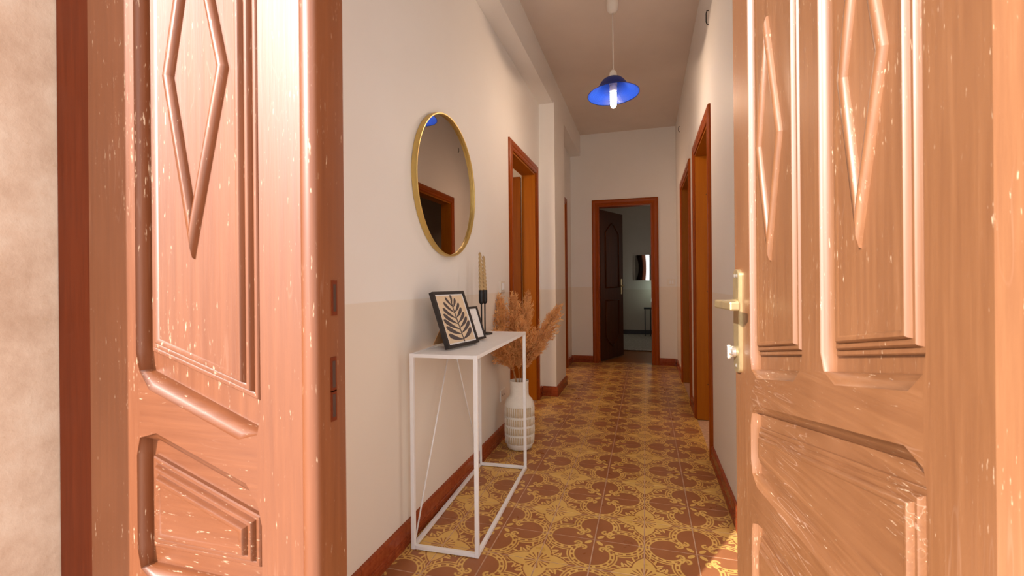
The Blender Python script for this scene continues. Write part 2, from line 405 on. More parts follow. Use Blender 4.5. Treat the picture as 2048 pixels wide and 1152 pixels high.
# hall floor: one grout bed, every printed tile a piece of its own
floor = struct(box('floor', 'grout', (XL - WT, XR + WT, 0.62, YF + WT, -0.10, -0.0015)), 'hall floor of brown and gold patterned tiles', 'floor')
tile_meshes = {}
G = 0.0022
ix0, ix1 = math.floor((XL - TX) / TS), math.ceil((XR - TX) / TS)
iy0, iy1 = math.floor((0.62 - TY) / TS), math.ceil((YF + WT - TY) / TS)
for iy in range(iy0, iy1):
    for ix in range(ix0, ix1):
        x0, x1 = max(TX + ix * TS, XL), min(TX + (ix + 1) * TS, XR)
        y0, y1 = max(TY + iy * TS, 0.62), min(TY + (iy + 1) * TS, YF + WT)
        if x1 - x0 < 0.02 or y1 - y0 < 0.02: continue
        key = (round(x1 - x0, 4), round(y1 - y0, 4))
        if key not in tile_meshes:
            w, d = key[0] / 2 - G, key[1] / 2 - G
            bm = bmesh.new(); c = 0.0012
            lo = [bm.verts.new((sx * w, sy * d, -0.008)) for sx, sy in ((-1, -1), (1, -1), (1, 1), (-1, 1))]
            md = [bm.verts.new((sx * w, sy * d, -c)) for sx, sy in ((-1, -1), (1, -1), (1, 1), (-1, 1))]
            hi = [bm.verts.new((sx * (w - c), sy * (d - c), 0)) for sx, sy in ((-1, -1), (1, -1), (1, 1), (-1, 1))]
            for A, B in ((lo, md), (md, hi)):
                for k in range(4): bm.faces.new((A[k], A[(k + 1) % 4], B[(k + 1) % 4], B[k]))
            bm.faces.new(hi)
            me = bpy.data.meshes.new('tile'); bm.to_mesh(me); bm.free(); tile_meshes[key] = me
        link('tile', tile_meshes[key], 'tile_print', floor, ((x0 + x1) / 2, (y0 + y1) / 2, random.uniform(-0.0002, 0.0002)))

# skirting: ribbed reddish tiles set end to end
PROF = [(0, 0), (0.017, 0), (0.017, 0.010), (0.013, 0.012), (0.013, 0.016), (0.017, 0.018), (0.017, 0.024), (0.013, 0.026), (0.013, 0.030),
        (0.017, 0.032), (0.017, 0.037), (0.013, 0.039), (0.013, 0.042), (0.016, 0.045), (0.015, 0.086), (0.011, 0.093), (0, 0.093)]
sk_cache = {}
def skirting(name, a, b, n, label, joint=0.31, mat='skirting_tile', off=0.0):
    """pieces along a->b on the floor, n = direction out of the wall"""
    a, b, n = Vector((*a, 0)), Vector((*b, 0)), Vector((*n, 0)); L = (b - a).length; t = (b - a) / L
    root = struct(empty(name, a, math.atan2(t.y, t.x)), label, 'baseboard')
    cuts = [0.0]; x = off if off > 0.02 else joint
    while x < L - 0.02: cuts.append(x); x += joint
    cuts.append(L)
    flip = 1 if (Vector((-t.y, t.x, 0)) - n).length < 0.1 else -1
    for c0, c1 in zip(cuts, cuts[1:]):
        key = (round(c1 - c0, 4), flip, mat)
        if key not in sk_cache:
            ln = key[0] - 0.0025; bm = bmesh.new()
            A = [bm.verts.new((0, flip * d, z)) for d, z in PROF]; B = [bm.verts.new((ln, flip * d, z)) for d, z in PROF]
            for k in range(len(PROF)): bm.faces.new((A[k], A[(k + 1) % len(PROF)], B[(k + 1) % len(PROF)], B[k]))
            bm.faces.new(A); bm.faces.new(B[::-1]); bmesh.ops.recalc_face_normals(bm, faces=bm.faces)
            me = bpy.data.meshes.new('tile'); bm.to_mesh(me); bm.free(); sk_cache[key] = me
        link('tile', sk_cache[key], mat, root, (c0 + 0.00125, 0, 0))
CW = 0.077
skirting('baseboard_left', (XL, 0.66), (XL, LD1[0] - CW), (1, 0), 'reddish ribbed tile skirting along the left wall behind the console', off=0.10)
skirting('baseboard_left_corner', (XL, LD1[1] + CW), (XL, 4.30), (1, 0), 'short skirting piece between left doorway and pilaster')
skirting('baseboard_pilaster', (XL + 0.018, 4.30), (-0.818 + 0.017, 4.30), (0, -1), 'skirting across the front of the pilaster')
skirting('baseboard_pilaster_side', (-0.818, 4.301), (-0.818, 4.84), (1, 0), 'skirting along the side of the pilaster')
skirting('baseboard_left_end', (XL, LD2[1] + CW), (XL, YF), (1, 0), 'skirting in the far left corner of the hall')
skirting('baseboard_back_left', (XL + 0.018, YF), (FD[0] - CW, YF), (0, -1), 'skirting left of the far doorway')
skirting('baseboard_back_right', (FD[1] + CW, YF), (XR - 0.018, YF), (0, -1), 'skirting right of the far doorway')
skirting('baseboard_right', (XR, 0.66), (XR, RD1[0] - CW), (-1, 0), 'reddish ribbed tile skirting on the right wall, nearest stretch')
skirting('baseboard_right_middle', (XR, RD1[1] + CW), (XR, RD2[0] - CW), (-1, 0), 'skirting between the two right doorways')
skirting('baseboard_right_end', (XR, RD2[1] + CW), (XR, YF), (-1, 0), 'skirting in the far right corner of the hall')
struct(box('baseboard_far_room', 'dark_skirting', (-1.9, 2.3, 9.70, 9.72, 0, 0.095)), 'dark skirting of the far room', 'baseboard')

# ------------------------------------------------------------------ door casings (wooden frames round the openings)
CPROF = [(0, 0), (0, 0.012), (0.010, 0.016), (0.026, 0.014), (0.034, 0.019), (0.058, 0.021), (0.070, 0.018), (CW, 0.012), (CW, 0)]   # (distance from opening, proud of wall)
def casing(root, side, axis, wallpos, n, a, b, h, mats):
    """three moulded pieces with mitred corners; axis 'Y' or 'X' is the wall direction"""
    def P(u, z, d): return (wallpos + n * d, u, z) if axis == 'Y' else (u, wallpos + n * d, z)
    def piece(nm, f0, f1, mat):
        bm = bmesh.new(); A = [bm.verts.new(f0(o, d)) for o, d in CPROF]; B = [bm.verts.new(f1(o, d)) for o, d in CPROF]; k = len(CPROF)
        for i in range(k): bm.faces.new((A[i], A[(i + 1) % k], B[(i + 1) % k], B[i]))
        bm.faces.new(A); bm.faces.new(B[::-1]); bm_obj(nm, bm, mat, root)
    piece('casing_post', lambda o, d: P(a - o, 0, d), lambda o, d: P(a - o, h + o, d), mats[0])
    piece('casing_post', lambda o, d: P(b + o, 0, d), lambda o, d: P(b + o, h + o, d), mats[0])
    piece('casing_head', lambda o, d: P(a - o, h + o, d), lambda o, d: P(b + o, h + o, d), mats[1])
def jamb(root, axis, w0, w1, a, b, h, mat='jamb_wood'):
    t = 0.016
    def bx(nm, u0, u1, z0, z1): box(nm, mat, (w0, w1, u0, u1, z0, z1) if axis == 'Y' else (u0, u1, w0, w1, z0, z1), root)
    bx('jamb', a, a + t, 0.004, h); bx('jamb', b - t, b, 0.004, h); bx('jamb_head', a + t, b - t, h - t, h)
    def stop(u0, u1, z0, z1):
        c = (w0 + w1) / 2; s = 0.013
        return box('stop_strip', mat, (c - s, c + s, u0, u1, z0, z1) if axis == 'Y' else (u0, u1, c - s, c + s, z0, z1), root)
    return stop
d3 = struct(empty('door_3', (0, 0, 0)), 'brown wooden doorway in the left wall behind the pampas grass', 'doorway')
casing(d3, 0, 'Y', XL, 1, *LD1, ('casing_wood', 'casing_wood_head')); jamb(d3, 'Y', XL - WT, XL + 0.004, *LD1)
d4 = struct(empty('door_4', (0, 0, 0)), 'sliver of wooden door frame just beyond the pilaster', 'doorway')
casing(d4, 0, 'Y', XL, 1, *LD2, ('casing_wood', 'casing_wood_head')); jamb(d4, 'Y', XL - WT, XL + 0.004, *LD2)
d5 = struct(empty('door_5', (0, 0, 0)), 'tall orange brown doorway in the right wall, the nearer one', 'doorway')
casing(d5, 0, 'Y', XR, -1, *RD1, ('casing_wood', 'casing_wood_head')); jamb(d5, 'Y', XR - 0.004, XR + WT, *RD1)
for z in (0.28, 1.0, 1.75):
    lathe('peg_hole', 'dark_slot', [(0.004, 0), (0.001, 0.0008)], d5, 8, M=Matrix.Translation((XR + 0.075, RD1[1] - 0.0162, z)) @ Matrix.Rotation(R(90), 4, 'X'))
d6 = struct(empty('door_6', (0, 0, 0)), 'narrow looking doorway in the right wall, the farther one', 'doorway')
casing(d6, 0, 'Y', XR, -1, *RD2, ('casing_wood', 'casing_wood_head')); jamb(d6, 'Y', XR - 0.004, XR + WT, *RD2)
d7 = struct(empty('door_7', (0, 0, 0)), 'red brown door frame in the end wall of the hall', 'doorway')
casing(d7, 0, 'X', YF, -1, *FD, ('casing_wood', 'casing_wood_across')); jamb(d7, 'X', YF - 0.004, YF + WT, *FD, mat='casing_wood')

def inner_leaf(name, W, Ht, T, mat, loc, rz, label, sgn=1, moulded=True):
    root = struct(empty(name, loc, rz), label, 'door')
    box('leaf', mat, (0, W, 0, T, 0.008, Ht), root, bevel=0.003)
    if moulded:                                          # arched raised mouldings on both faces
        def arch(z0, z1, up):
            pts = [(0.14, z0), (W - 0.14, z0), (W - 0.14, z1 - 0.14), (W / 2 + 0.06, z1 - 0.03), (W / 2, z1), (W / 2 - 0.06, z1 - 0.03), (0.14, z1 - 0.14), (0.14, z0)]
            if not up: pts = [(x, z0 + z1 - z) for x, z in pts]
            return pts
        for yy in (-0.004, T + 0.004):
            tube('panel_moulding', mat, [(x, yy, z) for x, z in arch(1.0, Ht - 0.16, True)], 0.011, root, 6)
            tube('panel_moulding', mat, [(x, yy, z) for x, z in arch(0.18, 0.82, False)], 0.011, root, 6)
    for s, yy in ((-1, -0.001), (1, T + 0.001)):
        hd = empty('handle', (W - 0.06, yy, 1.02), 0, root)
        box('handle_plate', 'aged_brass', (-0.017, 0.017, min(0, s * 0.006), max(0, s * 0.006), -0.12, 0.10), hd, bevel=0.002)
        tube('handle_lever', 'aged_brass', [(0, s * 0.004, 0), (0, s * 0.045, 0), (-0.02, s * 0.052, 0), (-0.11, s * 0.052, -0.004)], 0.008, hd, 8)
    return root
inner_leaf('door_8', 0.66, 2.06, 0.04, 'dark_leaf_wood', (FD[0] + 0.022, YF + WT - 0.03, 0), R(66), 'dark wooden door standing open into the far room')
inner_leaf('door_9', 0.74, 2.045, 0.04, 'leaf_wood', (XL - WT - 0.004, LD1[1] - 0.02, 0), R(182), 'brown wooden door standing open inside the left doorway', moulded=True)

# ------------------------------------------------------------------ entrance door leaves
T_LEAF = 0.055
def V2(p): return Vector((p[0], p[1]))
def inset(poly, d):
    n = len(poly); out = []; P = [V2(p) for p in poly]
    area = sum(P[i].x * P[(i + 1) % n].y - P[(i + 1) % n].x * P[i].y for i in range(n)); sg = 1 if area > 0 else -1
    for i in range(n):
        a, b, c = P[i - 1], P[i], P[(i + 1) % n]
        t1, t2 = (b - a).normalized(), (c - b).normalized()
        n1, n2 = Vector((-t1.y, t1.x)) * sg, Vector((-t2.y, t2.x)) * sg
        k = (n1 + n2); k = k / (1 + n1.dot(n2)); out.append(b + k * d)
    return out
class Leaf:
    def __init__(s, root, sgn): s.root, s.sgn = root, sgn
    def p(s, q, d): return (s.sgn * q[0], d, q[1])
    def ring(s, bm, poly, d): return [bm.verts.new(s.p(q, d)) for q in poly]
    def member(s, name, pts, flags, mat, w=0.013, c=0.018, dst=0.03, T=T_LEAF):
        """frame member; flagged edges carry a stopped ovolo chamfer towards the panel"""
        P = [V2(q) for q in pts]; n = len(P)
        area = sum(P[i].x * P[(i + 1) % n].y - P[(i + 1) % n].x * P[i].y for i in range(n))
        if area < 0: P.reverse(); flags = [flags[(n - 2 - i) % n] for i in range(n)]
        lev = [(w, 0.0), (w * 0.90, 0.0030), (w * 0.62, 0.0050), (w * 0.26, 0.0100), (0.0, c)]
        rows = [[] for _ in lev]
        for i in range(n):
            a, b = P[i], P[(i + 1) % n]; t = (b - a); L = t.length; t /= L; nn = Vector((-t.y, t.x))
            dd = min(dst, L * 0.3)
            for r, (o, dep) in zip(rows, lev):
                r.append((a, dep))
                if flags[i]:
                    r.append((a + t * dd + nn * o, dep)); r.append((b - t * dd + nn * o, dep))
                else:
                    r.append((a + t * dd, dep)); r.append((b - t * dd, dep))
        bm = bmesh.new(); R_ = [[bm.verts.new(s.p(q, d)) for q, d in r] for r in rows]
        R_.append([bm.verts.new(s.p(q, T)) for q, d in rows[-1]])
        m = len(R_[0])
        for A, B in zip(R_, R_[1:]):
            for k in range(m): bm.faces.new((A[k], A[(k + 1) % m], B[(k + 1) % m], B[k]))
        bm.faces.new(R_[0]); bm.faces.new(R_[-1][::-1])
        bmesh.ops.recalc_face_normals(bm, faces=bm.faces)
        bmesh.ops.triangulate(bm, faces=[f for f in bm.faces if len(f.verts) > 4])
        return autosmooth(bm_obj(name, bm, mat, s.root), 40)
    def panel(s, opening, field, mat, base=0.021, step=0.006, ww=0.0105):
        bm = bmesh.new(); big = inset(opening, -0.012)
        sg = inset(field, 0.0)
        rows = [(big, base), (sg, base)]
        for k in range(3):
            i0, d0 = k * ww, base - step * k
            for di, dz in ((0.0004, -0.0060), (0.0022, -0.0080), (0.0060, -0.0080), (0.0092, -0.0062)):
                rows.append((inset(field, i0 + di), d0 + dz))
        rows.append((inset(field, 3 * ww), base - 3 * step))
        R_ = [s.ring(bm, q, d) for q, d in rows]; back = s.ring(bm, big, 0.042); m = 4
        for A, B in zip(R_, R_[1:]):
            for k in range(m): bm.faces.new((A[k], A[(k + 1) % m], B[(k + 1) % m], B[k]))
        for k in range(m): bm.faces.new((R_[0][k], R_[0][(k + 1) % m], back[(k + 1) % m], back[k]))
        bm.faces.new(R_[-1]); bm.faces.new(back[::-1])
        o = bm_obj('panel', bm, mat, s.root); s.fd = base - 3 * step
        return autosmooth(o, 30)
    def bar(s, parent, a, b, w, mat, ca=None, cb=None):
        """half-round strip lying on the panel field; ca, cb = directions of the end cuts"""
        a, b = V2(a), V2(b); t = (b - a).normalized(); nn = Vector((-t.y, t.x)); bm = bmesh.new(); rows = []
        prof = [(-1, 0.001), (-0.94, -0.0045), (-0.6, -0.0085), (0, -0.010), (0.6, -0.0085), (0.94, -0.0045), (1, 0.001)]
        for q, cdir in ((a, ca), (b, cb)):
            cd = nn if cdir is None else V2(cdir).normalized(); cd = cd / cd.dot(nn)
            rows.append([bm.verts.new(s.p(q + cd * k * w / 2, s.fd + d)) for k, d in prof])
        for k in range(len(prof) - 1): bm.faces.new((rows[0][k], rows[0][k + 1], rows[1][k + 1], rows[1][k]))
        bm.faces.new(rows[0]); bm.faces.new(rows[1][::-1])
        o = bm_obj('diamond_strip', bm, mat, parent); return autosmooth(o, 50)
    def diamond(s, parent, L, Rr, top, bot, w, mat):
        """four strips: level cuts at the waist, one strip running past the other at each tip"""
        L, Rr, top, bot = map(V2, (L, Rr, top, bot)); c = (L + Rr) / 2
        if L.x > Rr.x: L, Rr = Rr, L                     # L is the smaller s
        l, r = L + Vector((w * .52, 0)), Rr - Vector((w * .52, 0))
        for tip, sg in ((top, 1), (bot, -1)):
            for q in (l, r):
                t = (tip - q).normalized(); e = tip - Vector((0, sg * 0.5 * w / max(abs(t.x), .18)))
                s.bar(parent, q, e, w, mat, (1, 0), (0, 1))

# fixed left leaf, closed, seen from outside
LW = 0.463
dl = struct(empty('door_1', (-0.906, 0.55, 0.0)), 'narrow red brown fixed entrance leaf on the left, sunlit, one diamond', 'door')
A_ = Leaf(dl, 1)
a, b = 0.113, 0.350
ub = lambda s_: 0.942 - (s_ - a) * (0.085 / (b - a))      # bottom edge of the upper panel
mt = lambda s_: 0.833 - (s_ - a) * (0.080 / (b - a))      # top edge of the middle panel
TOPZ, LTOP = 1.93, 2.65
TP0, TP1 = 2.07, 2.50
A_.member('stile', [(0, 0.02), (a, 0.02), (a, .18), (a, .50), (a, .62), (a, mt(a)), (a, ub(a)), (a, TOPZ), (a, TP0), (a, TP1), (a, LTOP), (0, LTOP)], [0, 0, 1, 0, 1, 0, 1, 0, 1, 0, 0, 0], 'toned_down_paint', w=0.007)
A_.member('stile', [(b, 0.02), (LW - 0.032, 0.02), (LW - 0.032, LTOP), (b, LTOP), (b, TP1), (b, TP0), (b, TOPZ), (b, ub(b)), (b, mt(b)), (b, .62), (b, .50), (b, .18)], [0, 0, 0, 0, 1, 0, 1, 0, 1, 0, 1, 0], 'toned_down_paint', w=0.007)
A_.member('rail', [(a, mt(a)), (b, mt(b)), (b, ub(b)), (a, ub(a))], [1, 0, 1, 0], 'toned_down_paint_rail', w=0.021)
A_.member('rail', [(a, .50), (b, .50), (b, .62), (a, .62)], [1, 0, 1, 0], 'toned_down_paint_rail', w=0.021)
A_.member('rail', [(a, .02), (b, .02), (b, .18), (a, .18)], [0, 0, 1, 0], 'toned_down_paint_rail', w=0.021)
A_.member('rail', [(a, TOPZ), (b, TOPZ), (b, TP0), (a, TP0)], [1, 0, 1, 0], 'toned_down_paint_rail', w=0.021)
A_.member('rail', [(a, TP1), (b, TP1), (b, LTOP), (a, LTOP)], [1, 0, 0, 0], 'toned_down_paint_rail', w=0.021)
A_.panel([(a, TP0), (b, TP0), (b, TP1), (a, TP1)], [(a + .01, TP0 + .03), (b - .009, TP0 + .03), (b - .009, TP1 - .03), (a + .01, TP1 - .03)], 'toned_down_paint')
k = (ub(b) - ub(a)) / (b - a)
fa, fb = a + 0.010, b - 0.009
pn = A_.panel([(a, ub(a)), (b, ub(b)), (b, TOPZ), (a, TOPZ)], [(fa, .972), (fb, .904), (fb, TOPZ - .035), (fa, TOPZ - .035)], 'toned_down_paint')
A_.diamond(pn, (.172, 1.412), (.299, 1.412), (.232, 1.705), (.229, 1.118), 0.0165, 'toned_down_paint')
A_.panel([(a, .62), (b, .62), (b, mt(b)), (a, mt(a))], [(fa, .65), (fb, .65), (fb, .728), (fa, .800)], 'toned_down_paint_rail')
A_.panel([(a, .18), (b, .18), (b, .50), (a, .50)], [(fa, .21), (fb, .21), (fb, .47), (fa, .47)], 'toned_down_paint')
# rebated meeting edge with a bead, its strike slots
bm = bmesh.new()
pr = [(LW - 0.031, 0.0555), (LW - 0.031, 0.0), (LW - 0.028, -0.001), (LW - 0.026, -0.007), (LW - 0.020, -0.0105), (LW - 0.010, -0.0105), (LW - 0.003, -0.007), (LW, 0.0), (LW, 0.0555)]
A0 = [bm.verts.new((x, d, 0.02)) for x, d in pr]; B0 = [bm.verts.new((x, d, LTOP)) for x, d in pr]
for i in range(len(pr)): bm.faces.new((A0[i], A0[(i + 1) % len(pr)], B0[(i + 1) % len(pr)], B0[i]))
bm.faces.new(A0); bm.faces.new(B0[::-1]); autosmooth(bm_obj('meeting_bead', bm, 'toned_down_paint', dl), 45)
for z0, z1, y in ((1.04, 1.08, 0.030), (0.928, 0.967, 0.027), (0.885, 0.918, 0.027)):
    sl = box('strike_slot', 'frame_paint', (LW - 0.0005, LW + 0.0015, y - 0.006, y + 0.006, z0 - 0.006, z1 + 0.006), dl)
    box('slot_opening', 'dark_slot', (LW + 0.0005, LW + 0.002, y - 0.003, y + 0.003, z0, z1), sl)

# opening right leaf, swung in, hinged at the right jamb
RW = 0.777
dr = struct(empty('door_2', (0.324, 0.557, 0.0), R(-82.8)), 'wide red brown entrance leaf swung inwards on the right, two diamonds and brass handle', 'door')
B_ = Leaf(dr, -1)
a, m0, m1, b = 0.097, 0.325, 0.412, 0.662
ub = lambda s_: 0.968 - (s_ - a) * (0.100 / (b - a))
mt = lambda s_: 0.857 - (s_ - a) * (0.094 / (b - a))
B_.member('stile', [(0, 0.02), (a, 0.02), (a, .18), (a, .50), (a, .62), (a, mt(a)), (a, ub(a)), (a, TOPZ), (a, TP0), (a, TP1), (a, LTOP), (0, LTOP)], [0, 0, 1, 0, 1, 0, 1, 0, 1, 0, 0, 0], 'door_paint', w=0.006)
B_.member('stile', [(b, 0.02), (RW, 0.02), (RW, LTOP), (b, LTOP), (b, TP1), (b, TP0), (b, TOPZ), (b, ub(b)), (b, mt(b)), (b, .62), (b, .50), (b, .18)], [0, 0, 0, 0, 1, 0, 1, 0, 1, 0, 1, 0], 'door_paint', w=0.008)
B_.member('muntin', [(m0, ub(m0)), (m1, ub(m1)), (m1, TOPZ), (m0, TOPZ)], [0, 1, 0, 1], 'door_paint', w=0.010)
B_.member('rail', [(a, mt(a)), (b, mt(b)), (b, ub(b)), (m1, ub(m1)), (m0, ub(m0)), (a, ub(a))], [1, 0, 1, 0, 1, 0], 'door_paint_rail', w=0.021)
B_.member('rail', [(a, .50), (b, .50), (b, .62), (a, .62)], [1, 0, 1, 0], 'door_paint_rail', w=0.021)
B_.member('rail', [(a, .02), (b, .02), (b, .18), (a, .18)], [0, 0, 1, 0], 'door_paint_rail', w=0.021)
B_.member('rail', [(a, TOPZ), (m0, TOPZ), (m1, TOPZ), (b, TOPZ), (b, TP0), (a, TP0)], [1, 0, 1, 0, 1, 0], 'door_paint_rail', w=0.021)
B_.member('rail', [(a, TP1), (b, TP1), (b, LTOP), (a, LTOP)], [1, 0, 0, 0], 'door_paint_rail', w=0.021)
B_.panel([(a, TP0), (b, TP0), (b, TP1), (a, TP1)], [(a + .01, TP0 + .03), (b - .012, TP0 + .03), (b - .012, TP1 - .03), (a + .01, TP1 - .03)], 'door_paint_rail')
pn = B_.panel([(a, ub(a)), (m0, ub(m0)), (m0, TOPZ), (a, TOPZ)], [(a + .010, .990), (m0 - .012, .955), (m0 - .012, TOPZ - .035), (a + .010, TOPZ - .035)], 'door_paint')
B_.diamond(pn, (.157, 1.386), (.270, 1.386), (.213, 1.655), (.220, 1.122), 0.0175, 'door_paint')
pn = B_.panel([(m1, ub(m1)), (b, ub(b)), (b, TOPZ), (m1, TOPZ)], [(m1 + .006, .940), (b - .012, .903), (b - .012, TOPZ - .035), (m1 + .006, TOPZ - .035)], 'door_paint')
B_.diamond(pn, (.483, 1.380), (.613, 1.380), (.551, 1.655), (.545, 1.116), 0.0175, 'door_paint')
B_.panel([(a, .62), (b, .62), (b, mt(b)), (a, mt(a))], [(a + .010, .648), (b - .012, .648), (b - .012, .735), (a + .010, .828)], 'door_paint_rail')
B_.panel([(a, .18), (b, .18), (b, .50), (a, .50)], [(a + .006, .21), (b - .012, .21), (b - .012, .478), (a + .006, .478)], 'door_paint_rail')
# long brass lock plate, lever and thumb turn
def rounded_plate(name, cx, cz, hw, hh, d0, d1, mat, parent, rr):
    bm = bmesh.new(); pts = []
    for sx, sz, a0 in ((1, 1, 0), (-1, 1, 90), (-1, -1, 180), (1, -1, 270)):
        for q in range(5):
            an = R(a0 + q * 22.5); pts.append((cx + sx * (hw - rr) + rr * math.cos(an), cz + sz * (hh - rr) + rr * math.sin(an)))
    F = [bm.verts.new((x * -1, d0 + 0.002, z)) for x, z in pts]
    F2 = [bm.verts.new(((cx + (x - cx) * 0.9) * -1, d0, cz + (z - cz) * 0.99)) for x, z in pts]; Bk = [bm.verts.new((x * -1, d1, z)) for x, z in pts]
    n = len(pts)
    for X, Y in ((F2, F), (F, Bk)):
        for i in range(n): bm.faces.new((X[i], X[(i + 1) % n], Y[(i + 1) % n], Y[i]))
    bm.faces.new(F2); bm.faces.new(Bk[::-1]); return autosmooth(bm_obj(name, bm, mat, parent), 40)
sc = 0.744
lp = rounded_plate('lock_plate', sc, 0.977, 0.021, 0.132, -0.009, 0.001, 'aged_brass', dr, 0.016)
for sx, z in ((0.735, 1.092), (0.752, 1.092), (0.744, 0.862)):
    lathe('screw', 'bright_steel', [(0.0055, 0), (0.004, 0.002), (0.0005, 0.0026)], lp, 12, M=Matrix.Translation((-sx, -0.009, z)) @ Matrix.Rotation(R(90), 4, 'X'))
bm = bmesh.new()
add_tube(bm, [(-sc, -0.008, 1.020), (-sc, -0.034, 1.020)], [0.013, 0.011], 12)
add_box(bm, -sc - 0.012, -sc + 0.118, -0.058, -0.034, 1.010, 1.031, bevel=0.004)
bm_obj('lever', bm, 'aged_brass', lp)
bm = bmesh.new()
add_lathe(bm, [(0.012, 0), (0.014, 0.004), (0.014, 0.012), (0.010, 0.016), (0.009, 0.018)], 16, True, False, Matrix.Translation((-sc, -0.009, 0.898)) @ Matrix.Rotation(R(90), 4, 'X'))
add_box(bm, -sc - 0.006, -sc + 0.006, -0.032, -0.022, 0.880, 0.916, bevel=0.003)
bm_obj('thumb_turn', bm, 'bright_steel', lp)

# ------------------------------------------------------------------ console table
TB = Vector((-0.636, 1.688, 0)); TYAW = 0.037
ct = tag(empty('console_table', TB, R(90) + TYAW), 'slim white metal console table with wire braces against the left wall', 'table')
# local x runs along the wall (deeper), local +y runs to the wall
L_, D_, H_, q_ = 0.895, 0.288, 0.796, 0.016
box('tabletop', 'white_metal', (q_, L_ - q_, q_, D_ - q_, H_ - 0.016, H_ - 0.002), ct)
for x in (0, L_ - q_):
    for y in (0, D_ - q_): box('leg', 'white_metal', (x, x + q_, y, y + q_, 0.001, H_), ct, bevel=0.0015)
for nm, z in (('top_rail', H_ - q_), ('floor_rail', 0.003)):
    for y in (0, D_ - q_): box(nm, 'white_metal', (q_, L_ - q_, y, y + q_, z, z + q_ - 0.001), ct, bevel=0.0012)
    for x in (0, L_ - q_): box(nm, 'white_metal', (x, x + q_, q_, D_ - q_, z, z + q_ - 0.001), ct, bevel=0.0012)
for x in (0.018, L_ - 0.018):
    tube('wire_brace', 'white_metal', [(L_ * 0.5 + (0.02 if x > 0.4 else -0.02), D_ - 0.008, H_ - 0.014), (x, D_ - 0.008, 0.02)], 0.0035, ct, 8)

# ------------------------------------------------------------------ framed prints
def framed(base, yaw, lean, W, Ht, bw, label, art):
    root = tag(empty('picture_frame', base), label, 'picture frame')
    root.rotation_euler = (Matrix.Rotation(math.pi / 2 - yaw, 3, 'Z') @ Matrix.Rotation(-lean, 3, 'X')).to_euler()
    # local x along the lower edge, -y is the front, z up the frame
    bm = bmesh.new(); out = [(0, 0), (W, 0), (W, Ht), (0, Ht)]; inn = [(bw, bw), (W - bw, bw), (W - bw, Ht - bw), (bw, Ht - bw)]
    Y0, Y1 = 0.0, 0.020
    r = [[bm.verts.new((x, y, z)) for x, z in p] for p, y in ((out, Y0), (inn, Y0), (inn, 0.006), (out, Y1))]
    for X, Y in ((r[0], r[1]), (r[1], r[2]), (r[0], r[3])):
        for i in range(4): bm.faces.new((X[i], X[(i + 1) % 4], Y[(i + 1) % 4], Y[i]))
    bm.faces.new(r[3]); bm_obj('frame', bm, 'black_frame', root)
    pp = box('print', 'paper_white', (bw - 0.001, W - bw + 0.001, 0.005, 0.007, bw - 0.001, Ht - bw + 0.001), root)
    art(pp, bw, W - bw, bw, Ht - bw)
    # kraft easel strut folded out behind
    cl, sl = math.cos(lean), math.sin(lean); hz = Ht * 0.52; foot = hz * math.tan(lean) * 0 + 0.0
    yb = Y1 + 0.001
    ft = Vector((W * 0.40, yb + 0.36 * Ht, (yb + 0.36 * Ht + 0.004) * math.tan(lean) + 0.002)); wv = Ht * 0.14
    top = [Vector((W * 0.40 - wv, yb, hz)), Vector((W * 0.40 + wv, yb, hz))]; bot = [ft + Vector((-wv * 1.3, 0, 0)), ft + Vector((wv * 1.3, 0, 0))]
    off = Vector((0, 0.003, 0.001)); bm = bmesh.new()
    A1 = [bm.verts.new(v) for v in (top[0], top[1], bot[1], bot[0])]; B1 = [bm.verts.new(v + off) for v in (top[0], top[1], bot[1], bot[0])]
    for i in range(4): bm.faces.new((A1[i], A1[(i + 1) % 4], B1[(i + 1) % 4], B1[i]))
    bm.faces.new(A1); bm.faces.new(B1[::-1]); bm_obj('easel_strut', bm, 'kraft_board', root)
    return root
def flat_poly(name, mat, pts, y, parent, th=0.0006):
    bm = bmesh.new(); A1 = [bm.verts.new((x, y, z)) for x, z in pts]; B1 = [bm.verts.new((x, y + th, z)) for x, z in pts]; n = len(pts)
    for i in range(n): bm.faces.new((A1[i], A1[(i + 1) % n], B1[(i + 1) % n], B1[i]))
    bm.faces.new(A1); bm.faces.new(B1[::-1]); return bm_obj(name, bm, mat, parent)
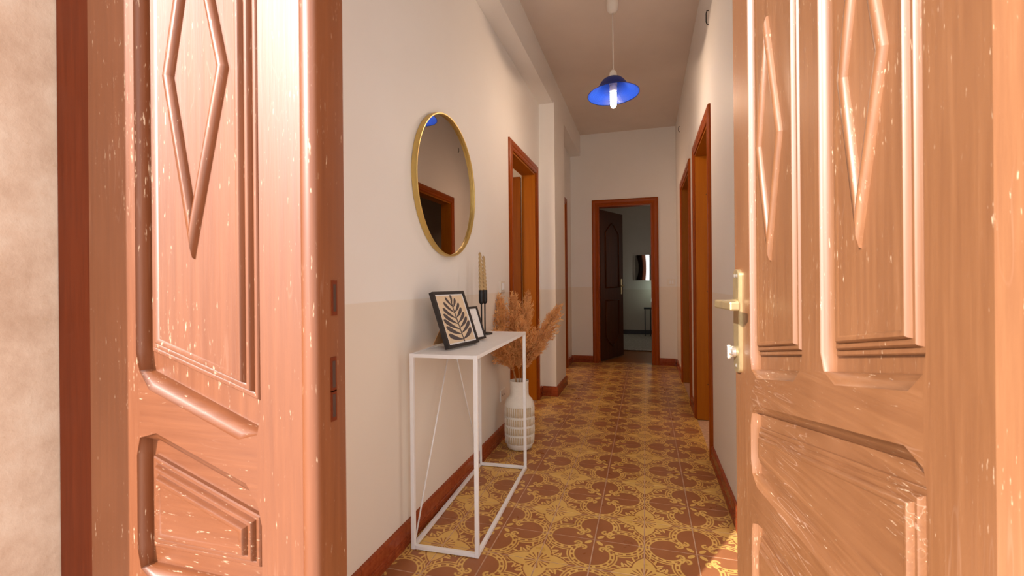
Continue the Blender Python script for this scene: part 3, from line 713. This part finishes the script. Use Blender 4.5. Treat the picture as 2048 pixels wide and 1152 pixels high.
def leaf_art(pp, x0, x1, z0, z1):
    w, h_ = x1 - x0, z1 - z0
    flat_poly('print_ground', 'paper_sand', [(x0 + w * .04, z0 + h_ * .03), (x1 - w * .04, z0 + h_ * .03), (x1 - w * .04, z1 - h_ * .03), (x0 + w * .04, z1 - h_ * .03)], 0.0044, pp)
    X = lambda u, v: (x0 + u * w, z0 + v * h_)
    bm = bmesh.new()
    def blade(u0, v0, u1, v1, wd, bend=0.0):
        P0, P1 = Vector(X(u0, v0)), Vector(X(u1, v1)); t = P1 - P0; nn = Vector((-t.y, t.x)).normalized(); n = 12; up, dn = [], []
        for i in range(n + 1):
            s_ = i / n; c = P0 + t * s_ + nn * bend * t.length * math.sin(math.pi * s_)
            k = wd * w * (0.16 + 0.84 * math.sin(math.pi * min(1, s_ * 0.62 + 0.0)) ** 1.3) * (1 if s_ < 0.8 else math.sqrt(max(0, 1 - ((s_ - 0.8) / 0.2) ** 2)))
            up.append(c + nn * k); dn.append(c - nn * k)
        ring = up + dn[::-1][1:]
        try: bm.faces.new([bm.verts.new((v.x, 0.0038, v.y)) for v in ring])
        except ValueError: pass
    stem = [(0.56, 0.02), (0.545, 0.15), (0.53, 0.35), (0.515, 0.55), (0.50, 0.75), (0.50, 0.86)]
    for p0, p1 in zip(stem, stem[1:]):
        a1, b1 = X(*p0), X(*p1); k0 = 0.018 * w
        bm.faces.new([bm.verts.new(v) for v in ((a1[0] - k0, 0.0038, a1[1]), (a1[0] + k0, 0.0038, a1[1]), (b1[0] + k0 * .8, 0.0038, b1[1]), (b1[0] - k0 * .8, 0.0038, b1[1]))])
    for v0, u1, v1, wd in ((.07, .08, .20, .070), (.17, .07, .36, .068), (.27, .06, .50, .066), (.38, .10, .61, .062), (.49, .14, .73, .058), (.61, .22, .84, .054), (.74, .33, .94, .048)):
        blade(.545 - v0 * .05, v0, u1, v1, wd * 0.74, 0.05)
    for v0, u1, v1, wd in ((.07, .94, .27, .072), (.19, .95, .42, .062), (.30, .90, .51, .058), (.40, .85, .61, .060), (.51, .80, .71, .058), (.62, .76, .81, .052), (.72, .67, .91, .048), (.80, .53, .985, .050)):
        blade(.545 - v0 * .05, v0, u1, v1, wd * 0.74, -0.06)
    bm_obj('leaf_print', bm, 'print_ink', pp, fix=False)
def line_art(pp, x0, x1, z0, z1):
    w, h_ = x1 - x0, z1 - z0; bm = bmesh.new()
    def seg(p, q_, r):
        p, q_ = Vector(p), Vector(q_); t = (q_ - p).normalized(); n = Vector((-t.y, t.x)) * r
        bm.faces.new([bm.verts.new((x0 + v.x * w, 0.0044, z0 + v.y * h_)) for v in (p - n, q_ - n, q_ + n, p + n)])
    line = [(.30, .30), (.42, .42), (.36, .52), (.50, .60), (.46, .70), (.60, .78), (.55, .86)]
    for p, q_ in zip(line, line[1:]): seg(p, q_, .006)
    for p, q_ in (((.42, .42), (.6, .46)), ((.5, .6), (.68, .62)), ((.36, .52), (.24, .58)), ((.46, .7), (.32, .78))): seg(p, q_, .006)
    for i in range(4): seg((.42 + i * .07, .085), (.45 + i * .07, .115), .010)
    bm_obj('line_print', bm, 'print_grey', pp, fix=False)['kind'] = 'stuff'
framed(Vector((-0.800, 1.793, 0.8035)), 0.215, 0.35, 0.239, 0.256, 0.0135, 'black framed dark leaf print on sand, the larger frame on the console', leaf_art)
framed(Vector((-0.800, 2.070, 0.8035)), 0.215, 0.33, 0.125, 0.168, 0.010, 'small black framed white line drawing, half behind the leaf print', line_art)

# ------------------------------------------------------------------ candle holder and candles
ch = tag(empty('candle_holder', (-0.873, 2.425, 0.7965)), 'black metal double candle holder on the console behind the small frame', 'candle holder')
lathe('base', 'black_metal', [(0.0, 0), (0.050, 0), (0.052, 0.003), (0.049, 0.007), (0.0005, 0.010)], ch, 40)
CP = [(0.0, -0.028), (0.0, 0.028)]
for x, y in CP:
    tube('rod', 'black_metal', [(x, y, 0.008), (x, y, 0.180)], 0.0042, ch, 10)
    lathe('cup', 'black_metal', [(0.0045, 0.165), (0.010, 0.170), (0.0135, 0.176), (0.0145, 0.184), (0.0145, 0.243), (0.0138, 0.244), (0.0132, 0.232), (0.0005, 0.231)], ch, 24, M=Matrix.Translation((x, y, 0)))
for i, ((x, y), hh, lab) in enumerate(zip(CP, (0.222, 0.206), ('taller twisted beige taper candle, left one in the black holder', 'shorter twisted beige taper candle, right one in the black holder'))):
    cd = tag(empty('taper_candle', (-0.873 + x, 2.425 + y, 0.7965 + 0.2335)), lab, 'candle', 'twisted candles')
    cd.rotation_euler = (R(-1.0), R(-2.0), 0)
    bm = bmesh.new(); n, st = 20, 90; rings = []
    for j in range(st + 1):
        t = j / st; r0 = 0.0118 * (1 - 0.42 * t) * (1 if t < .96 else max(0.08, (1 - t) / .04))
        rings.append([bm.verts.new((r0 * (1 + 0.22 * math.cos(3 * (2 * math.pi * k2 / n) + t * 62)) * math.cos(2 * math.pi * k2 / n), r0 * (1 + 0.22 * math.cos(3 * (2 * math.pi * k2 / n) + t * 62)) * math.sin(2 * math.pi * k2 / n), t * hh)) for k2 in range(n)])
    for r0, r1 in zip(rings, rings[1:]):
        for k2 in range(n): bm.faces.new((r0[k2], r0[(k2 + 1) % n], r1[(k2 + 1) % n], r1[k2]))
    bm.faces.new(rings[0][::-1]); bm.faces.new(rings[-1])
    bm_obj('wax', bm, 'candle_wax', cd, smooth=True)
    tube('wick', 'paper_white', [(0, 0, hh - 0.002), (0.0006, 0, hh + 0.008)], 0.0009, cd, 6)

# ------------------------------------------------------------------ vase and pampas grass
VX, VY = -0.800, 2.905
vs = tag(empty('vase', (VX, VY, 0.0005)), 'tall cream ceramic bottle vase with incised bands, on the floor beside the console', 'vase')
body = [(0.001, 0.003), (0.070, 0.003), (0.080, 0.008), (0.086, 0.03), (0.092, 0.05), (0.0955, 0.09), (0.0965, 0.20), (0.0955, 0.275), (0.093, 0.298), (0.085, 0.318), (0.070, 0.334), (0.0625, 0.345),
        (0.0610, 0.36), (0.0605, 0.42), (0.0625, 0.435), (0.0625, 0.440), (0.0585, 0.440), (0.056, 0.43), (0.056, 0.35), (0.08, 0.29), (0.08, 0.06), (0.001, 0.02)]
autosmooth(lathe('body', 'matte_ceramic', body, vs, 64), 50)
bm = bmesh.new()                                          # bare clay bands between the glazed ribs
rr_ = lambda z: 0.0925 + 0.0041 * min(1, max(0, (z - .05) / .05)) if z < .1 else (0.0966 if z < .21 else 0.0966 - (z - .21) * 0.016)
for z0, z1 in ((.045, .092), (.106, .148), (.162, .205), (.219, .278)):
    nb = 40
    for k2 in range(nb):
        a0 = 2 * math.pi * k2 / nb; da = 2 * math.pi / nb * 0.31
        quad = [(a0 - da, z0), (a0 + da, z0), (a0 + da, z1), (a0 - da, z1)]
        vv = [bm.verts.new(((rr_(z) + .0006) * math.cos(an), (rr_(z) + .0006) * math.sin(an), z)) for an, z in quad]
        bm.faces.new(vv)
o = bm_obj('incised_band', bm, 'ceramic_ground', vs, fix=False); o['kind'] = 'stuff'
bm = bmesh.new()
for z0, z1 in ((.045, .092), (.106, .148), (.162, .205), (.219, .278)):
    for k2 in range(40):
        an = 2 * math.pi * (k2 + .5) / 40
        add_tube(bm, [(rr_(z) * math.cos(an), rr_(z) * math.sin(an), z) for z in (z0, (z0 + z1) / 2, z1)], 0.0026, 5)
for z in (.097, .103, .153, .158, .2095, .2145, .284, .040):
    add_lathe(bm, [(rr_(z) - .001, z - .0022), (rr_(z) + .0016, z), (rr_(z) - .001, z + .0022)], 48)
o = bm_obj('glazed_rib', bm, 'matte_ceramic', vs, smooth=True); o['kind'] = 'stuff'

def pampas(i, tip, mid, root_xy, label, n_br=280, wid=0.052):
    """stalk out of the vase neck and a feathery plume bent along mid -> tip"""
    base = Vector((VX + root_xy[0], VY + root_xy[1], 0.06))
    tip, mid = Vector(tip), Vector(mid)
    neck = Vector((VX + root_xy[0] * 1.2, VY + root_xy[1] * 1.2, 0.44))
    root = tag(empty('pampas_stem', base), label, 'dried grass', 'dried pampas grass in the vase')
    ctrl = [base, neck, mid, tip]
    def spine(t):                                        # Catmull-Rom through the control points
        P = [ctrl[0] * 2 - ctrl[1]] + ctrl + [ctrl[-1] * 2 - ctrl[-2]]; s_ = t * 3; k3 = min(int(s_), 2); f = s_ - k3
        p0, p1, p2, p3 = P[k3:k3 + 4]
        return 0.5 * ((2 * p1) + (p2 - p0) * f + (2 * p0 - 5 * p1 + 4 * p2 - p3) * f * f + (3 * p1 - p0 - 3 * p2 + p3) * f ** 3)
    tube('stalk', 'pampas_stalk', [spine(j / 24) - base for j in range(24)], [0.0027 - 0.0012 * j / 24 for j in range(24)], root, 6)
    rnd = random.Random(100 + i); bm = bmesh.new(); t0 = 0.44
    for j in range(n_br):
        u = j / n_br; t = t0 + (1 - t0) * u * 0.97
        p = spine(t); ax = (spine(min(1, t + .02)) - spine(t - .02)).normalized()
        side = ax.cross(Vector((rnd.uniform(-1, 1), rnd.uniform(-1, 1), rnd.uniform(-1, 1)))).normalized()
        prof = math.sin(math.pi * min(1, 0.16 + u * 0.80)) ** 0.8
        ln = rnd.uniform(0.7, 1.25) * (0.075 + 0.045 * prof); sp_ = wid * prof * rnd.uniform(0.55, 1.15)
        pts = []
        for s5 in range(5):
            s_ = s5 / 4
            pts.append(p + ax * ln * s_ + side * sp_ * (s_ ** 0.8) + Vector((0, 0, -0.022 * s_ * s_ * prof)))
        for pa, pb in zip(pts, pts[1:]):                 # spikelets along the branchlet
            for q5 in range(4):
                c = pa.lerp(pb, rnd.random()); d = ((pb - pa).normalized() + Vector((rnd.uniform(-1, 1), rnd.uniform(-1, 1), rnd.uniform(-1, .6))) * 0.75).normalized()
                e = d.cross(Vector((rnd.uniform(-1, 1), rnd.uniform(-1, 1), rnd.uniform(-1, 1)))).normalized() * rnd.uniform(0.0018, 0.0034); l5 = rnd.uniform(0.011, 0.024)
                v = [bm.verts.new(x - base) for x in (c, c + d * l5 * .45 + e, c + d * l5, c + d * l5 * .45 - e)]
                bm.faces.new(v)
            n1 = (pb - pa).cross(Vector((rnd.uniform(-1, 1), rnd.uniform(-1, 1), 0.3))).normalized() * 0.0008
            bm.faces.new([bm.verts.new(x - base) for x in (pa - n1, pb - n1, pb + n1, pa + n1)])
    bm_obj('plume', bm, 'pampas', root, fix=False)
pampas(0, (-0.935, 2.93, 0.93), (-0.905, 2.90, 0.66), (-0.02, 0.01), 'pampas plume at the back left, next to the light switch', wid=0.075)
pampas(1, (-0.852, 2.98, 0.955), (-0.835, 2.95, 0.68), (-0.005, 0.02), 'upright pampas plume in the middle, its left tip', wid=0.066)
pampas(2, (-0.770, 3.01, 0.95), (-0.785, 2.96, 0.67), (0.010, 0.02), 'upright pampas plume in the middle, its right tip', wid=0.06)
pampas(3, (-0.565, 2.92, 0.875), (-0.705, 2.90, 0.64), (0.025, 0.0), 'pampas plume leaning far out to the right into the hall', n_br=330, wid=0.075)
pampas(4, (-0.870, 2.74, 0.72), (-0.855, 2.80, 0.60), (-0.015, -0.02), 'pampas plume leaning forward under the console top, left', wid=0.07)
pampas(5, (-0.765, 2.84, 0.79), (-0.785, 2.85, 0.62), (0.005, -0.02), 'short pampas plume hanging low in front of the table leg', n_br=200, wid=0.055)

# ------------------------------------------------------------------ round mirror
MC = Vector((XL, 2.135, 1.567)); MR = 0.352
mr = tag(empty('wall_mirror', MC), 'large round mirror in a thin brass rim on the left wall above the console', 'mirror')
MM = Matrix.Rotation(R(90), 4, 'Y')
autosmooth(lathe('rim', 'brass_frame', [(MR - 0.004, 0.002), (MR, 0.002), (MR, 0.026), (MR - 0.0015, 0.028), (MR - 0.0065, 0.028), (MR - 0.008, 0.026), (MR - 0.008, 0.012)], mr, 128, M=MM), 40)
lathe('glass', 'mirror_glass', [(MR - 0.005, 0.0035), (MR - 0.005, 0.014)], mr, 128, True, True, smooth=False, M=MM)

# ------------------------------------------------------------------ pendant lamp
PX, PY = -0.200, 3.21
pl_ = tag(empty('pendant_lamp', (PX, PY, H)), 'blue hat shaped pendant lamp hanging from the hall ceiling', 'lamp')
lathe('canopy', 'white_plastic', [(0.020, 0.0), (0.038, -0.006), (0.041, -0.03), (0.040, -0.09), (0.036, -0.125), (0.024, -0.142), (0.0005, -0.148)], pl_, 32)
tube('cord', 'white_plastic', [(0, 0, -0.145), (0.001, 0, -0.545)], 0.0032, pl_, 8)
lathe('socket_cap', 'white_plastic', [(0.0035, -0.534), (0.012, -0.538), (0.022, -0.552), (0.026, -0.572), (0.026, -0.640)], pl_, 28)
tilt = Matrix.Translation((0, 0, -0.700)) @ Matrix.Rotation(R(-3), 4, 'Y') @ Matrix.Rotation(R(-2), 4, 'X')
sh_prof = [(0.022, 0.112), (0.045, 0.110), (0.066, 0.099), (0.083, 0.080), (0.096, 0.058), (0.104, 0.042), (0.112, 0.033), (0.128, 0.024), (0.150, 0.013), (0.168, 0.003), (0.174, -0.001),
           (0.174, -0.004), (0.166, 0.000), (0.149, 0.0095), (0.127, 0.0205), (0.110, 0.0295), (0.101, 0.039), (0.093, 0.055), (0.080, 0.077), (0.064, 0.0955), (0.044, 0.1065), (0.022, 0.108)]
o = lathe('shade', 'blue_woven_shade', sh_prof, pl_, 96); o.matrix_local = tilt
bb = empty('bulb', (0, 0, -0.612), 0, pl_)
lathe('bulb_base', 'white_plastic', [(0.013, 0.0), (0.013, -0.02), (0.022, -0.028), (0.0245, -0.04), (0.0245, -0.068), (0.021, -0.072), (0.0005, -0.072)], bb, 24)
bm = bmesh.new()
for k2 in range(2):
    y = -0.011 + 0.022 * k2
    add_tube(bm, [(-0.012, y, -0.072)] + [(-0.012, y, -0.10), (-0.012, y, -0.155)] + [(-0.012 + 0.024 * (1 - math.cos(math.pi * t / 6)) / 2, y, -0.160 - 0.012 * math.sin(math.pi * t / 6)) for t in range(1, 6)] + [(0.012, y, -0.155), (0.012, y, -0.072)], 0.0085, 10)
bm_obj('bulb_tubes', bm, 'lit_tube', bb, smooth=True)
light('pendant_bulb_light', 'POINT', (PX, PY, H - 0.80), 13, (1, 0.70, 0.48), shadow_soft_size=0.02)

# ------------------------------------------------------------------ switches, outlet, wall hooks
def switch_plate(name, loc, rz, w, h_, label, cat, rockers):
    root = tag(empty(name, loc, rz), label, cat)             # local -y faces into the hall
    box('plate', 'white_plastic', (-w / 2, w / 2, -0.009, 0, -h_ / 2, h_ / 2), root, bevel=0.002)
    for x, ww, hh in rockers: box('rocker', 'white_metal', (x - ww / 2, x + ww / 2, -0.013, -0.008, -hh / 2, hh / 2), root, bevel=0.0015)
    return root
switch_plate('light_switch', (XL, 3.075, 1.053), R(90), 0.115, 0.078, 'white rocker light switch on the left wall beside the doorway', 'switch', [(-0.02, 0.022, 0.045), (0.012, 0.022, 0.045)])
switch_plate('light_switch', (0.315, YF, 1.068), 0, 0.098, 0.082, 'small light switch on the end wall right of the far doorway', 'switch', [(-0.012, 0.024, 0.045), (0.018, 0.020, 0.045)])
o = switch_plate('wall_outlet', (XL, 3.06, 0.300), R(90), 0.115, 0.078, 'white wall socket low on the left wall behind the vase', 'outlet', [])
for x in (-0.02, 0.02):
    lathe('socket_hole', 'dark_slot', [(0.006, 0), (0.001, 0.001)], o, 12, M=Matrix.Translation((x, -0.0092, 0)) @ Matrix.Rotation(R(90), 4, 'X'))
def hook(y, z, hgt, label):
    root = tag(empty('wall_hook', (XR, y, z)), label, 'hook', None)
    tube('hook_wire', 'black_metal', [(0.0, 0, hgt / 2), (-0.010, 0, hgt / 2), (-0.014, 0, hgt * .3), (-0.014, 0, -hgt * .3), (-0.008, 0, -hgt / 2), (0, 0, -hgt / 2)], 0.0032, root, 8)
    return root
hook(3.02, 2.68, 0.085, 'dark wire hook high on the right wall, the nearer one')
hook(5.45, 2.775, 0.06, 'dark wire hook high on the right wall, the farther one')

# ------------------------------------------------------------------ far room furniture
tag(box('rug', 'rug_pile', (-1.5, 1.6, 7.47, 9.66, 0.0, 0.014), bevel=0.004), 'pale grey rug on the floor of the far room', 'rug')
fm = tag(empty('rectangular_mirror', (0.09, 9.72, 1.362)), 'rectangular mirror hanging in the far room, seen through the far doorway', 'mirror')
bm = bmesh.new(); nx, W2, H2 = 24, 0.29, 0.255              # old glass with a slight bow
gv = [[bm.verts.new((-W2 + 2 * W2 * i / nx, -0.022 - 0.010 * math.sin(math.pi * i / nx) * (1 + .3 * math.sin(math.pi * j / 12)), -H2 + 2 * H2 * j / 12)) for j in range(13)] for i in range(nx + 1)]
for i in range(nx):
    for j in range(12): bm.faces.new((gv[i][j], gv[i + 1][j], gv[i + 1][j + 1], gv[i][j + 1]))
bm_obj('glass', bm, 'rippled_mirror_glass', fm, smooth=True, fix=False)
boxes('rim', 'far_room_paint', [(-W2 - 0.012, -W2, -0.026, -0.001, -H2 - 0.012, H2 + 0.012), (W2, W2 + 0.012, -0.026, -0.001, -H2 - 0.012, H2 + 0.012), (-W2, W2, -0.026, -0.001, -H2 - 0.012, -H2), (-W2, W2, -0.026, -0.001, H2, H2 + 0.012), (-W2, W2, -0.004, -0.001, -H2, H2)], fm)
st_ = tag(empty('side_table', (0.15, 9.45, 0.0145)), 'small thin legged black side table below the mirror in the far room', 'table')
box('table_top', 'black_metal', (-0.185, 0.185, -0.14, 0.14, 0.525, 0.55), st_, bevel=0.004)
for x in (-0.165, -0.06, 0.06, 0.165):
    for y in (-0.12, 0.12): box('leg', 'black_metal', (x - 0.009, x + 0.009, y - 0.009, y + 0.009, 0, 0.526), st_)
tl = tag(empty('table_lamp', (0.165, 9.42, 0.5645)), 'pale glowing small table lamp on the black side table', 'lamp')
lathe('foot', 'black_metal', [(0.0005, 0), (0.045, 0), (0.045, 0.012), (0.018, 0.02), (0.016, 0.05)], tl, 24)
lathe('globe', 'lit_lamp_globe', [(0.016, 0.05), (0.045, 0.075), (0.066, 0.13), (0.06, 0.19), (0.035, 0.24), (0.03, 0.30), (0.0005, 0.302)], tl, 28)
light('table_lamp_light', 'POINT', (0.165, 9.48, 0.95), 0.7, (0.75, 1, 0.85), shadow_soft_size=0.04)
